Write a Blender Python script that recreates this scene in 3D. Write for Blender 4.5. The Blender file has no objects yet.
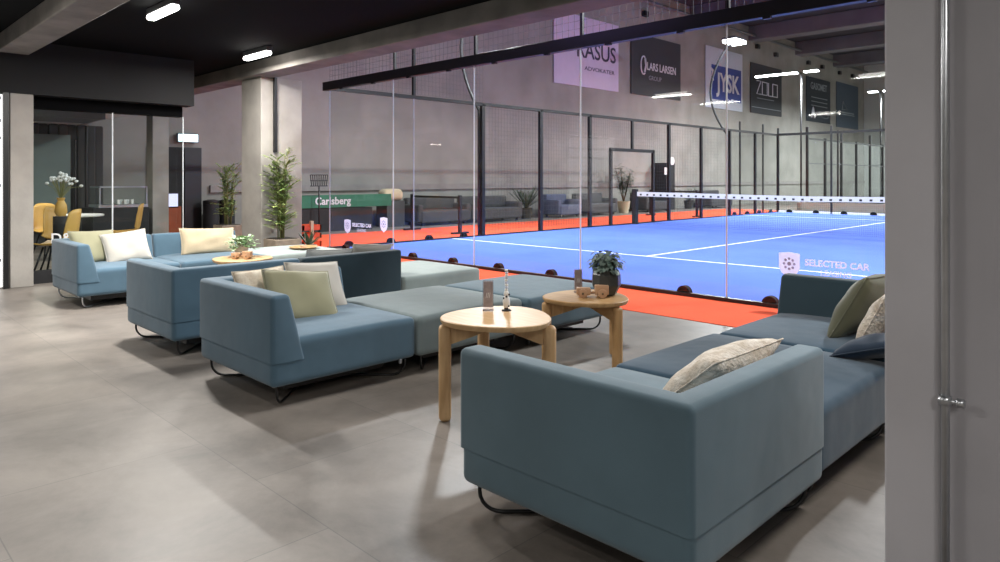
import bpy, bmesh, math, random
from mathutils import Vector, Matrix
random.seed(7)
PI = math.pi
S = bpy.context.scene
COL = S.collection

# ------------------------------------------------------------------ camera, world, exposure
cam_d = bpy.data.cameras.new('camera')
cam = bpy.data.objects.new('camera', cam_d); COL.objects.link(cam)
cam.location = (11.591, -7.0735, 1.3318)
cam.rotation_euler = (PI/2, 0, 0.7837)
cam_d.sensor_width = 36; cam_d.lens = 698.08*36/1000
cam_d.shift_y = -0.1025
cam_d.clip_start = 0.05; cam_d.clip_end = 200
S.camera = cam
w = bpy.data.worlds.new('world'); S.world = w; w.use_nodes = True
w.node_tree.nodes['Background'].inputs[0].default_value = (0.6, 0.62, 0.7, 1)
w.node_tree.nodes['Background'].inputs[1].default_value = 0.05
S.view_settings.view_transform = 'Standard'; S.view_settings.look = 'None'
S.view_settings.gamma = 1; S.view_settings.use_curve_mapping = False
S.view_settings.exposure = 0.14
S.cycles.use_denoising = True
S.cycles.max_bounces = 8; S.cycles.transparent_max_bounces = 32
S.cycles.sample_clamp_indirect = 6

def area(name, loc, rot, sx, sy, power, color=(1, 1, 1), spread=PI):
    l = bpy.data.lights.new(name, 'AREA'); l.shape = 'RECTANGLE'; l.size = sx; l.size_y = sy
    l.energy = power; l.color = color; l.spread = spread
    o = bpy.data.objects.new(name, l); COL.objects.link(o); o.location = loc; o.rotation_euler = rot
    return o
TUBE_W = 62; POLE_W = 940
# tubes of the lounge ceiling, all after the first two added out of view as fill: (x, y, brightness)
TUBES = [(4.53, -4.6, 2.3), (2.92, -2.86, 1.3), (8.2, -4.6, .45), (11.6, -3.6, 0.8), (13.5, -7.6, .8), (4.6, -6.4, .7), (8.6, -8.4, .5), (12.6, -10.4, .9), (5.2, -10.6, .6)]
for i, (x, y, k) in enumerate(TUBES):
    area('tube_glow', (x, y, 2.90), (0, 0, 0), 0.85, 0.09, TUBE_W*k, (1.0, .965, .91))
# floodlight heads on the court poles
POLES = [(-0.12, 4.0), (-0.12, 16.0), (10.12, 4.0), (10.12, 16.0)]
for x, y in POLES:
    s = 1 if x < 5 else -1
    area('flood_glow', (x+0.27*s, y, 6.0), (0, -0.35*s, 0), 0.3, 0.8, POLE_W, (.93, .97, 1.0))
for x, y in [(0, 23.0), (0, 33.5), (10, 26), (10, 38), (5, 43)]:
    area('far_flood_glow', (x+.5, y, 5.65), (0, 0, 0), 1.2, .3, 1100, (.93, .98, 1.0))
area('violet_fill_glow', (5.5, -1.6, 3.8), (math.radians(120), 0, math.radians(20)), 3.0, 0.1, 15, (.52, .38, 1.0))  # added violet fill that tints the upper hall, no lamp stands there
area('cafe_glow', (-1.6, -4.4, 2.2), (0, 0, 0), 1.4, .3, 45, (1.0, .93, .82))

# ------------------------------------------------------------------ materials
def mat(name, base=(.5, .5, .5), rough=.6, metal=0, noise=0, nscale=5, bump=0, bscale=40, spec=.5, col2=None, detail=4, coat=0):
    m = bpy.data.materials.new(name); m.use_nodes = True
    N = m.node_tree.nodes; L = m.node_tree.links; b = N['Principled BSDF']
    b.inputs['Base Color'].default_value = (*base, 1); b.inputs['Roughness'].default_value = rough
    b.inputs['Metallic'].default_value = metal; b.inputs['Specular IOR Level'].default_value = spec
    b.inputs['Coat Weight'].default_value = coat
    tc = N.new('ShaderNodeTexCoord')
    if noise or col2:
        n = N.new('ShaderNodeTexNoise'); n.inputs['Scale'].default_value = nscale; n.inputs['Detail'].default_value = detail
        L.new(tc.outputs['Object'], n.inputs['Vector'])
        r = N.new('ShaderNodeValToRGB'); L.new(n.outputs['Fac'], r.inputs[0])
        r.color_ramp.elements[0].position = .3; r.color_ramp.elements[1].position = .7
        c2 = col2 or tuple(min(1, c*(1+noise)) for c in base); c1 = base if col2 else tuple(c*(1-noise) for c in base)
        r.color_ramp.elements[0].color = (*c1, 1); r.color_ramp.elements[1].color = (*c2, 1)
        L.new(r.outputs[0], b.inputs['Base Color'])
    if bump:
        n2 = N.new('ShaderNodeTexNoise'); n2.inputs['Scale'].default_value = bscale; n2.inputs['Detail'].default_value = 3
        L.new(tc.outputs['Object'], n2.inputs['Vector'])
        bp = N.new('ShaderNodeBump'); bp.inputs['Strength'].default_value = bump; bp.inputs['Distance'].default_value = .02
        L.new(n2.outputs['Fac'], bp.inputs['Height']); L.new(bp.outputs[0], b.inputs['Normal'])
    return m
def emis(name, c, s):
    m = bpy.data.materials.new(name); m.use_nodes = True; N = m.node_tree.nodes; b = N['Principled BSDF']
    b.inputs['Base Color'].default_value = (.8, .8, .8, 1)
    b.inputs['Emission Color'].default_value = (*c, 1); b.inputs['Emission Strength'].default_value = s
    return m
def fabric(name, c, k=.12):
    m = mat(name, c, .85, noise=k, nscale=2.2, spec=.25, detail=5)
    N = m.node_tree.nodes; L = m.node_tree.links; b = N['Principled BSDF']
    b.inputs['Sheen Weight'].default_value = .25; b.inputs['Sheen Roughness'].default_value = .5
    tc = N.new('ShaderNodeTexCoord')
    a = N.new('ShaderNodeTexNoise'); a.inputs['Scale'].default_value = 260; L.new(tc.outputs['Object'], a.inputs['Vector'])
    c_ = N.new('ShaderNodeTexNoise'); c_.inputs['Scale'].default_value = 3.5; c_.inputs['Detail'].default_value = 2; L.new(tc.outputs['Object'], c_.inputs['Vector'])
    b1 = N.new('ShaderNodeBump'); b1.inputs['Strength'].default_value = .25; b1.inputs['Distance'].default_value = .002
    b2 = N.new('ShaderNodeBump'); b2.inputs['Strength'].default_value = .35; b2.inputs['Distance'].default_value = .03
    L.new(a.outputs['Fac'], b1.inputs['Height']); L.new(c_.outputs['Fac'], b2.inputs['Height'])
    L.new(b2.outputs[0], b1.inputs['Normal']); L.new(b1.outputs[0], b.inputs['Normal'])
    return m
def glass_mat(name, tint=(.93, .97, .95), refl=1.0):
    m = bpy.data.materials.new(name); m.use_nodes = True
    N = m.node_tree.nodes; L = m.node_tree.links
    for n in list(N): N.remove(n)
    o = N.new('ShaderNodeOutputMaterial'); t = N.new('ShaderNodeBsdfTransparent'); g = N.new('ShaderNodeBsdfGlossy')
    lw = N.new('ShaderNodeLayerWeight'); lw.inputs['Blend'].default_value = .5
    pw = N.new('ShaderNodeMath'); pw.operation = 'POWER'; pw.inputs[1].default_value = 5; L.new(lw.outputs['Facing'], pw.inputs[0])
    f = N.new('ShaderNodeMath'); f.operation = 'MULTIPLY_ADD'; f.inputs[1].default_value = .96; f.inputs[2].default_value = .04; L.new(pw.outputs[0], f.inputs[0])
    mu = N.new('ShaderNodeMath'); mu.operation = 'MULTIPLY'; mu.inputs[1].default_value = refl*.4; mu.use_clamp = True
    t.inputs[0].default_value = (*tint, 1); g.inputs['Roughness'].default_value = .02
    x = N.new('ShaderNodeMixShader'); L.new(f.outputs[0], mu.inputs[0]); L.new(mu.outputs[0], x.inputs[0])
    L.new(t.outputs[0], x.inputs[1]); L.new(g.outputs[0], x.inputs[2]); L.new(x.outputs[0], o.inputs[0])
    return m
def wood(name, c1, c2, scale=3, rough=.45):
    m = bpy.data.materials.new(name); m.use_nodes = True
    N = m.node_tree.nodes; L = m.node_tree.links; b = N['Principled BSDF']; b.inputs['Roughness'].default_value = rough; b.inputs['Specular IOR Level'].default_value = .3
    tc = N.new('ShaderNodeTexCoord'); mp = N.new('ShaderNodeMapping'); mp.inputs['Scale'].default_value = (1.5, 14, 1.5)
    n = N.new('ShaderNodeTexNoise'); n.inputs['Scale'].default_value = scale; n.inputs['Detail'].default_value = 6; n.inputs['Distortion'].default_value = .6
    r = N.new('ShaderNodeValToRGB'); r.color_ramp.elements[0].position = .3; r.color_ramp.elements[1].position = .72
    r.color_ramp.elements[0].color = (*c1, 1); r.color_ramp.elements[1].color = (*c2, 1)
    L.new(tc.outputs['Object'], mp.inputs[0]); L.new(mp.outputs[0], n.inputs['Vector']); L.new(n.outputs['Fac'], r.inputs[0]); L.new(r.outputs[0], b.inputs['Base Color'])
    return m
def tile_mat():
    m = bpy.data.materials.new('floor_tiles'); m.use_nodes = True
    N = m.node_tree.nodes; L = m.node_tree.links; b = N['Principled BSDF']
    tc = N.new('ShaderNodeTexCoord'); mp = N.new('ShaderNodeMapping'); mp.inputs['Location'].default_value = (.35, .25, 0)
    br = N.new('ShaderNodeTexBrick'); br.offset = .5; br.inputs['Scale'].default_value = 1
    br.inputs['Brick Width'].default_value = 1.2; br.inputs['Row Height'].default_value = .9
    br.inputs['Mortar Size'].default_value = .0025; br.inputs['Mortar Smooth'].default_value = .1
    br.inputs['Color1'].default_value = (.182, .159, .139, 1); br.inputs['Color2'].default_value = (.212, .186, .164, 1); br.inputs['Mortar'].default_value = (.135, .122, .11, 1)
    n = N.new('ShaderNodeTexNoise'); n.inputs['Scale'].default_value = 1.7; n.inputs['Detail'].default_value = 10; n.inputs['Roughness'].default_value = .70; n.inputs['Distortion'].default_value = .3
    r = N.new('ShaderNodeValToRGB'); r.color_ramp.elements[0].position = .32; r.color_ramp.elements[1].position = .68
    r.color_ramp.elements[0].color = (.66, .66, .66, 1); r.color_ramp.elements[1].color = (1.32, 1.32, 1.32, 1)
    mx = N.new('ShaderNodeMix'); mx.data_type = 'RGBA'; mx.blend_type = 'MULTIPLY'; mx.inputs[0].default_value = 1
    L.new(tc.outputs['Object'], mp.inputs[0]); L.new(mp.outputs[0], br.inputs['Vector']); L.new(tc.outputs['Object'], n.inputs['Vector'])
    L.new(n.outputs['Fac'], r.inputs[0]); L.new(br.outputs['Color'], mx.inputs[6]); L.new(r.outputs[0], mx.inputs[7]); L.new(mx.outputs[2], b.inputs['Base Color'])
    rr = N.new('ShaderNodeMapRange'); rr.inputs[3].default_value = .36; rr.inputs[4].default_value = .52; L.new(n.outputs['Fac'], rr.inputs[0]); L.new(rr.outputs[0], b.inputs['Roughness'])
    b.inputs['Specular IOR Level'].default_value = .45
    bp = N.new('ShaderNodeBump'); bp.inputs['Strength'].default_value = .12; bp.inputs['Distance'].default_value = .01
    L.new(n.outputs['Fac'], bp.inputs['Height']); L.new(bp.outputs[0], b.inputs['Normal'])
    return m
M = {}
M['tile'] = tile_mat()
M['blue'] = mat('blue_turf', (.105, .185, .66), .95, noise=.10, nscale=.8, bump=.3, bscale=300, spec=.15)
M['orange'] = mat('orange_turf', (.86, .12, .055), .95, noise=.10, nscale=1.5, bump=.3, bscale=300, spec=.1)
M['line'] = mat('white_line', (.85, .87, .9), .9, noise=.03, nscale=20)
M['concrete'] = mat('concrete_wall', (.29, .28, .255), .85, noise=.16, nscale=.9, bump=.15, bscale=9, detail=8)
M['farwall'] = mat('pale_far_wall', (.50, .52, .50), .85, noise=.06, nscale=.4, detail=6)
M['column'] = mat('concrete_column', (.37, .345, .315), .8, noise=.16, nscale=2.5, bump=.12, bscale=18, detail=8)
M['colgrey'] = mat('grey_concrete_column', (.48, .47, .50), .75, noise=.10, nscale=2.2, bump=.08, bscale=10, detail=7)
M['colgrey2'] = mat('grey_render_panel', (.37, .36, .385), .75, noise=.08, nscale=2.6, bump=.08, bscale=10, detail=7)
M['beam'] = mat('concrete_beam', (.17, .155, .14), .85, noise=.25, nscale=3, bump=.2, bscale=14, detail=8)
M['ceil'] = mat('black_ceiling', (.003, .003, .0035), .95, noise=.1, spec=.1)
M['header'] = mat('charcoal_header', (.016, .016, .017), .7, noise=.1, nscale=2, spec=.25)
M['black'] = mat('black_metal', (.010, .010, .011), .4, spec=.5, noise=.1, nscale=9)
M['blackmat'] = mat('matte_black', (.015, .015, .017), .8, noise=.2, nscale=7)
M['steel'] = mat('galvanised_steel', (.55, .57, .60), .32, metal=.9, noise=.08, nscale=14)
M['greysteel'] = mat('grey_painted_steel', (.10, .105, .11), .5, noise=.1)
M['hallbeam'] = mat('hall_concrete_beam', (.13, .13, .145), .85, noise=.15, nscale=1)
M['hallceil'] = mat('hall_roof_panels', (.035, .032, .045), .9, noise=.2, nscale=.6)
M['glass'] = glass_mat('clear_glass', (.965, .975, .97), 1.0)
M['cafeglass'] = glass_mat('cafe_glass', (.90, .93, .92), 1.0)
M['joint'] = mat('polished_glass_edge', (.72, .76, .78), .25, noise=.04)
M['sticker'] = mat('frosted_sticker', (.95, .96, 1.0), .6, noise=.03)
_n = M['sticker'].node_tree.nodes; _l = M['sticker'].node_tree.links
_t = _n.new('ShaderNodeBsdfTranslucent'); _t.inputs[0].default_value = (.85, .87, .98, 1); _a = _n.new('ShaderNodeMixShader'); _a.inputs[0].default_value = .6
_l.new(_n['Principled BSDF'].outputs[0], _a.inputs[1]); _l.new(_t.outputs[0], _a.inputs[2]); _l.new(_a.outputs[0], _n['Material Output'].inputs[0])
M['stickergrey'] = mat('sticker_mark', (.38, .42, .62), .6, noise=.03)
M['steelblue'] = fabric('steel_blue_wool', (.076, .138, .192))
M['teal'] = fabric('grey_blue_wool', (.098, .156, .192))
M['navy'] = fabric('dark_blue_wool', (.026, .062, .100))
M['navy2'] = fabric('deep_teal_wool', (.020, .042, .056))
M['seablue'] = fabric('sea_blue_wool', (.075, .125, .158))
M['sage'] = fabric('grey_green_wool', (.155, .196, .205))
M['palesage'] = fabric('pale_sage_wool', (.32, .37, .355))
M['olive'] = fabric('olive_linen', (.27, .26, .165), .1)
M['darkolive'] = fabric('dark_olive_velvet', (.12, .12, .075), .2)
M['cream'] = fabric('cream_linen', (.49, .46, .41), .06)
M['whitecush'] = fabric('pale_grey_linen', (.50, .50, .48), .06)
M['tan'] = fabric('sand_linen', (.56, .46, .31), .15)
M['beige'] = mat('beige_fleece', (.52, .43, .33), .95, noise=.0, nscale=16, bump=.6, bscale=60, col2=(.80, .74, .66))
M['pattern'] = mat('patterned_beige_linen', (.50, .40, .29), .9, nscale=14, col2=(.72, .66, .55), bump=.3)
M['navycush'] = fabric('navy_velvet', (.015, .03, .055), .1)
M['oak'] = wood('light_oak', (.50, .315, .155), (.64, .43, .235))
M['oak2'] = wood('honey_oak', (.40, .235, .10), (.54, .34, .165))
M['toy'] = wood('turned_beech', (.42, .24, .14), (.56, .35, .21))
M['leaf'] = mat('green_leaf', (.17, .30, .07), .5, nscale=6, col2=(.48, .56, .20))
M['leafpale'] = mat('variegated_leaf', (.10, .28, .05), .5, nscale=14, col2=(.55, .66, .48))
M['leafgrey'] = mat('grey_green_leaf', (.035, .075, .055), .5, nscale=16, col2=(.22, .27, .24))
M['leafdark'] = mat('dark_green_leaf', (.02, .05, .022), .5, nscale=6, col2=(.06, .10, .04))
M['stem'] = mat('brown_stem', (.12, .085, .04), .7, noise=.2)
M['cane'] = mat('palm_cane', (.20, .20, .08), .6, noise=.2)
M['soil'] = mat('potting_soil', (.03, .02, .014), .95, noise=.4, nscale=40)
M['planter'] = mat('weathered_timber_planter', (.30, .24, .18), .8, noise=.2, nscale=9, bump=.3, bscale=30)
M['pot'] = mat('graphite_glazed_pot', (.045, .045, .04), .35, noise=.15, nscale=9)
M['whitepot'] = mat('pale_grey_pot', (.55, .56, .54), .5, noise=.05)
M['white'] = mat('white_gloss', (.8, .8, .8), .35, noise=.02)
M['shell'] = mat('mustard_shell', (.55, .32, .075), .45, noise=.06)
M['green'] = mat('bottle_green_board', (.02, .14, .08), .5, noise=.1)
M['greyfab'] = mat('grey_upholstery', (.06, .062, .065), .9, noise=.15)
M['bluegrey'] = mat('blue_grey_upholstery', (.085, .10, .16), .9, noise=.15)
M['redish'] = mat('brick_red_cloth', (.30, .07, .03), .9, noise=.15)
M['curtain'] = mat('charcoal_curtain', (.075, .075, .075), .9, noise=.1, nscale=3)
M['gcurtain'] = mat('grey_green_pane', (.13, .17, .16), .5, noise=.15, nscale=1.5)
M['domeblack'] = mat('dome_black', (.004, .004, .004), .7, spec=.15, noise=.1)
M['acrylic'] = glass_mat('clear_acrylic', (.86, .86, .88), 1.6)
M['card'] = mat('printed_card', (.36, .31, .31), .6, nscale=30, col2=(.52, .44, .44))
M['tube'] = emis('tube_diffuser', (1.0, .97, .92), 14)
M['lamp'] = emis('flood_diffuser', (.94, .98, 1.0), 20)
M['pane'] = emis('daylit_pane', (1.0, .99, .97), 1.1)
M['exit'] = emis('exit_sign_panel', (.55, .85, .95), 2.2)
M['screen'] = emis('monitor_screen', (.45, .5, .95), .8)

# ------------------------------------------------------------------ helpers
def link(name, bm, m, parent=None, smooth=None, sub=False):
    me = bpy.data.meshes.new(name)
    bmesh.ops.recalc_face_normals(bm, faces=bm.faces[:])
    if smooth:
        for f in bm.faces: f.smooth = True
    bm.to_mesh(me); bm.free()
    ms = m if isinstance(m, (list, tuple)) else [m]
    for q in ms: me.materials.append(q)
    o = bpy.data.objects.new(name, me); COL.objects.link(o)
    if parent: o.parent = parent
    if smooth and smooth != 'all' and len(me.polygons):
        try: me.set_sharp_from_angle(angle=math.radians(38))
        except Exception: pass
    return o
def tag(o, label=None, cat=None, group=None, kind=None):
    if label: o['label'] = label
    if cat: o['category'] = cat
    if group: o['group'] = group
    if kind: o['kind'] = kind
    return o
def thing(name, label, cat, loc=(0, 0, 0), rz=0, group=None):
    o = bpy.data.objects.new(name, None); COL.objects.link(o); o.location = loc; o.rotation_euler = (0, 0, rz)
    o.empty_display_size = .1
    return tag(o, label, cat, group)
def copy_tree(o, parent=None):
    c = o.copy(); COL.objects.link(c)
    if parent: c.parent = parent
    for ch in list(o.children): copy_tree(ch, c)
    return c
def box(bm, x0, x1, y0, y1, z0, z1, bev=0, seg=2):
    v = [bm.verts.new(p) for p in ((x0, y0, z0), (x1, y0, z0), (x1, y1, z0), (x0, y1, z0), (x0, y0, z1), (x1, y0, z1), (x1, y1, z1), (x0, y1, z1))]
    fs = [bm.faces.new([v[i] for i in q]) for q in ((0, 3, 2, 1), (4, 5, 6, 7), (0, 1, 5, 4), (1, 2, 6, 5), (2, 3, 7, 6), (3, 0, 4, 7))]
    if bev:
        es = list({e for f in fs for e in f.edges})
        bmesh.ops.bevel(bm, geom=es, offset=bev, segments=seg, affect='EDGES', profile=.5)
    return v
def B(*a, **k):
    bm = bmesh.new(); box(bm, *a, **k); return bm
def frame_of(d):
    d = d.normalized(); a = Vector((0, 0, 1)) if abs(d.z) < .9 else Vector((1, 0, 0))
    u = d.cross(a).normalized(); return u, d.cross(u).normalized()
def tube(bm, pts, r, n=8, caps=True):
    pts = [Vector(p) for p in pts]; rings = []
    rs = r if isinstance(r, (list, tuple)) else [r]*len(pts)
    u0 = None
    for i, p in enumerate(pts):
        d = (pts[min(i+1, len(pts)-1)]-pts[max(i-1, 0)])
        d.normalize()
        if u0 is None: u, v = frame_of(d)
        else:
            u = (u0-d*u0.dot(d)).normalized(); v = d.cross(u)
        u0 = u
        rings.append([bm.verts.new(p+(u*math.cos(2*PI*k/n)+v*math.sin(2*PI*k/n))*rs[i]) for k in range(n)])
    for a, b in zip(rings, rings[1:]):
        for k in range(n): bm.faces.new((a[k], a[(k+1) % n], b[(k+1) % n], b[k]))
    if caps: bm.faces.new(rings[0][::-1]); bm.faces.new(rings[-1])
    return bm
def T(pts, r, n=8): return tube(bmesh.new(), pts, r, n)
def lathe(bm, prof, c=(0, 0, 0), n=24):
    rings = []
    for r, z in prof:
        rings.append([bm.verts.new((c[0]+r*math.cos(2*PI*k/n), c[1]+r*math.sin(2*PI*k/n), c[2]+z)) for k in range(n)] if r > 1e-6 else [bm.verts.new((c[0], c[1], c[2]+z))])
    for a, b in zip(rings, rings[1:]):
        if len(a) == 1 and len(b) == 1: continue
        for k in range(n):
            if len(a) == 1: bm.faces.new((a[0], b[(k+1) % n], b[k]))
            elif len(b) == 1: bm.faces.new((a[k], a[(k+1) % n], b[0]))
            else: bm.faces.new((a[k], a[(k+1) % n], b[(k+1) % n], b[k]))
    if len(rings[0]) > 1: bm.faces.new(rings[0][::-1])
    if len(rings[-1]) > 1: bm.faces.new(rings[-1])
    return bm
def LA(prof, c=(0, 0, 0), n=24): return lathe(bmesh.new(), prof, c, n)
def rbox(x0, x1, y0, y1, z0, z1, r, puff=0, n=10, bm=None):
    """box with rounded edges and a softly domed top"""
    bm = bm or bmesh.new()
    h = Vector(((x1-x0)/2, (y1-y0)/2, (z1-z0)/2)); c = Vector(((x0+x1)/2, (y0+y1)/2, (z0+z1)/2))
    def ax(hh):
        rr = min(r, hh*.95)
        e = [-hh+rr*(1-math.cos(t*PI/8))*1.0 for t in range(0, 4)]
        inner = [-hh+rr+(2*hh-2*rr)*i/n for i in range(n+1)]
        return sorted(set([round(q, 5) for q in e+inner+[-q for q in e]]))
    A = [ax(h.x), ax(h.y), ax(h.z)]
    cache = {}
    def V(p):
        k = tuple(round(q, 5) for q in p)
        if k in cache: return cache[k]
        p = Vector(p); q = Vector([max(-(h[i]-min(r, h[i]*.95)), min(h[i]-min(r, h[i]*.95), p[i])) for i in range(3)])
        d = p-q
        if d.length > 1e-9: p = q+d.normalized()*min(r, min(h)*.95)
        if puff and p.z > 0:
            u, v = p.x/h.x, p.y/h.y
            p.z += puff*(1-min(1, abs(u))**4)*(1-min(1, abs(v))**4)
        cache[k] = bm.verts.new(p+c); return cache[k]
    for a in range(3):
        b_, c_ = (a+1) % 3, (a+2) % 3
        for s in (-1, 1):
            for i in range(len(A[b_])-1):
                for j in range(len(A[c_])-1):
                    q = []
                    for (ii, jj) in ((i, j), (i+1, j), (i+1, j+1), (i, j+1)):
                        p = [0, 0, 0]; p[a] = s*h[a]; p[b_] = A[b_][ii]; p[c_] = A[c_][jj]; q.append(V(p))
                    if len(set(q)) == 4:
                        try: bm.faces.new(q if s > 0 else q[::-1])
                        except ValueError: pass
    return bm
def struct(name, bm, m, smooth=None):
    return tag(link(name, bm, m, None, smooth), kind='structure')
def text_mesh(name, txt, size, m, parent, loc, rot, extrude=.002, sx=1.0, bold=0, align='CENTER'):
    cu = bpy.data.curves.new(name, 'FONT'); cu.body = txt; cu.size = size; cu.extrude = extrude; cu.align_x = align; cu.align_y = 'CENTER'
    cu.offset = bold; cu.resolution_u = 3
    t = bpy.data.objects.new(name+'_src', cu); COL.objects.link(t)
    dg = bpy.context.evaluated_depsgraph_get(); me = bpy.data.meshes.new_from_object(t.evaluated_get(dg))
    bpy.data.objects.remove(t); bpy.data.curves.remove(cu)
    me.materials.clear(); me.materials.append(m); me.name = name
    o = bpy.data.objects.new(name, me); COL.objects.link(o); o.location = loc; o.rotation_euler = rot; o.scale = (sx, 1, 1)
    if parent: o.parent = parent
    return o
FX = (PI/2, 0, PI/2)      # lettering facing +x
FY = (PI/2, 0, 0)         # lettering facing -y

# ------------------------------------------------------------------ the setting
XW = -5.0; YF = 46.0; ZC = 9.3; CE = 3.02
struct('floor', B(XW, 17, -13, YF, -.1, 0), M['tile'])
struct('floor_orange_apron', B(-3.0, 13, -1.17, 21.6, 0, .006), M['orange'])
struct('floor_court_turf', B(0, 10, 0, 20, .006, .014), M['blue'])
bm = bmesh.new()
for q in ((0.05, 9.95, 3.02, 3.08), (0.05, 9.95, 16.92, 16.98)): box(bm, *q, .014, .017)
box(bm, 4.97, 5.03, 3.08, 16.92, .014, .017)
struct('floor_court_lines', bm, M['line'])
struct('wall_left', B(XW-.2, XW, -13, YF, 0, ZC), M['concrete'])
bm = bmesh.new(); box(bm, XW, XW+.07, -.2, YF-.1, 1.0, 1.17); struct('trim_1', bm, mat('concrete_ledge', (.27, .25, .24), .85, noise=.1))
struct('wall_far', B(XW, 17, YF, YF+.2, 0, ZC), M['farwall'])
struct('wall_right', B(17, 17.2, -13, YF, 0, ZC), M['concrete'])
struct('wall_back', B(XW, 17, -13.2, -13, 0, CE+.2), M['concrete'])
struct('ceiling_lounge', B(XW, 17, -13, -2.1, CE, CE+.2), M['ceil'])
struct('ceiling_hall', B(XW, 17, -2.1, YF, ZC, ZC+.2), M['hallceil'])
struct('wall_above_lounge', B(XW, 17, -2.3, -2.1, CE+.2, ZC), M['hallceil'])
struct('ceiling_beam_right', B(XW, 16.9, -2.46, -2.10, 2.82, CE, bev=.012), M['beam'])
struct('ceiling_beam_left', B(1.62, 16.9, -5.44, -5.12, 2.82, CE, bev=.012), M['beam'])
bm = bmesh.new()
for y in (4, 10, 16, 22, 28, 34, 40): box(bm, XW, 17, y, y+.9, ZC-.75, ZC, bev=.03, seg=1)
struct('ceiling_hall_beams', bm, M['hallbeam'])
# rail and duct along the top of the banner wall
o = struct('trim_2', T([(XW+.35, 5, 8.75), (XW+.35, YF-.5, 8.75)], .07), M['greysteel'], 'all')
# roof trusses seen over the glass rail
bm = bmesh.new()
for y in (7.5, 13):
    tube(bm, [(XW, y, 8.45), (17, y, 8.45)], .05, 6); tube(bm, [(XW, y, 7.85), (17, y, 7.85)], .04, 6)
    for k in range(28): tube(bm, [(XW+k*.78, y, 7.85 if k % 2 else 8.45), (XW+(k+1)*.78, y, 8.45 if k % 2 else 7.85)], .018, 4)
struct('ceiling_truss', bm, M['greysteel'])

# right hand column in the foreground with its conduit
struct('wall_right_column', B(11.094, 11.205, -5.35, -4.95, 0, CE, bev=.006, seg=2), M['colgrey'])
struct('wall_right_panel', B(11.205, 11.62, -5.335, -4.95, 0, CE), M['colgrey2'])
cd = thing('conduit_pipe', 'thin galvanised pipe running up the grey concrete column at the right', 'pipe', (11.215, -5.36, 0))
link('pipe', T([(0, 0, 0), (0, 0, CE)], .0085, 12), M['steel'], cd, 'all')
bm = bmesh.new(); tube(bm, [(0, 0, .853), (0, 0, .872)], .0125, 12); tube(bm, [(-.012, -.004, .863), (.032, -.004, .863)], .005, 8); tube(bm, [(.022, -.004, .863), (.036, -.004, .863)], .009, 8)
link('clamp', bm, M['steel'], cd, 'all')

# ------------------------------------------------------------------ cafe box and far left
struct('wall_left_column', B(1.15, 1.41, -5.27, -5.03, 0, 2.37, bev=.006), M['column'])
struct('wall_header', B(1.12, 1.42, -12.9, -3.08, 2.37, CE), M['header'])
struct('trim_3', B(1.05, 1.2, -5.02, -3.16, 2.22, 2.37), M['ceil'])
struct('trim_4', B(1.12, 1.22, -5.02, -3.16, 0, .16), M['blackmat'])
struct('ceiling_cafe', B(XW, 1.1, -12.9, -3.1, 2.42, 2.5), mat('grey_cafe_ceiling', (.65, .64, .62), .8, noise=.05))
bm = bmesh.new()
for k in range(9): box(bm, -.9-k*.14, -.83-k*.14, -5.3, -3.6, 2.28, 2.42)
struct('ceiling_cafe_grille', bm, M['greysteel'])
bm = bmesh.new()
for k in range(60):
    y = -12.5+k*.165; box(bm, -4.6+.05*math.sin(k*2.1), -4.5+.05*math.sin(k*2.1), y, y+.17, 0, 2.42, bev=.03)
struct('wall_cafe_curtain', bm, M['curtain'])
for i, (a, b_) in enumerate(((-6.9, -6.0), (-5.95, -5.15))):
    struct('window_cafe_%d' % (i+1), B(-4.38, -4.34, a+1.9, b_+1.9, .3, 2.2), M['gcurtain'])
struct('wall_cafe_pillar', B(-3.2, -2.85, -2.2, -1.9, 0, 2.8), M['column'])
bm = bmesh.new()
tube(bm, [(-4.4, -2.95, 0), (-4.4, -2.95, 2.4)], .03); tube(bm, [(-4.4, -3.15, .2), (-4.4, -3.15, 2.1)], .02)
struct('trim_5', bm, M['black'])
gw = thing('cafe_glass_wall', 'frameless cafe glass wall behind the farthest sofa with white lettering', 'glass wall', (1.2, -5.02, 0))
link('glass_panel', B(-.006, .006, .0, .93, .16, 2.22), M['cafeglass'], gw)
link('glass_panel', B(-.006, .006, .945, 1.86, .16, 2.22), M['cafeglass'], gw)
link('panel_joint', B(-.006, .008, .93, .945, .16, 2.22), M['joint'], gw)
link('panel_joint', B(-.006, .008, 1.86, 1.872, .16, 2.22), M['joint'], gw)
text_mesh('lettering', 'D&', .17, M['white'], gw, (.012, .33, .56), FX, .001, bold=.003)
# black framed window far left
struct('window_1', B(1.36, 1.38, -7.2, -5.34, .02, 2.35), M['pane'])
fr = thing('window_frame', 'black steel window frame at the left picture edge', 'window frame', (1.40, -5.315, 0))
link('frame_post', B(-.03, .03, -.028, .028, 0, 2.37), M['black'], fr)
bm = bmesh.new()
for z in (.35, 1.25, 1.82, 2.03, 2.3): box(bm, -.02, .02, -1.6, -.05, z-.02, z+.02)
link('glazing_bar', bm, M['black'], fr)

# second column, under the beam, and its black down pipe
struct('wall_middle_column', B(1.29, 1.93, -2.32, -1.66, 0, 2.82, bev=.01), M['column'])
o = tag(link('down_pipe', B(1.935, 1.985, -2.14, -2.09, 1.72, 2.82, bev=.008), M['black']), 'black square pipe down the middle concrete column above the palm', 'pipe')

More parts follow.
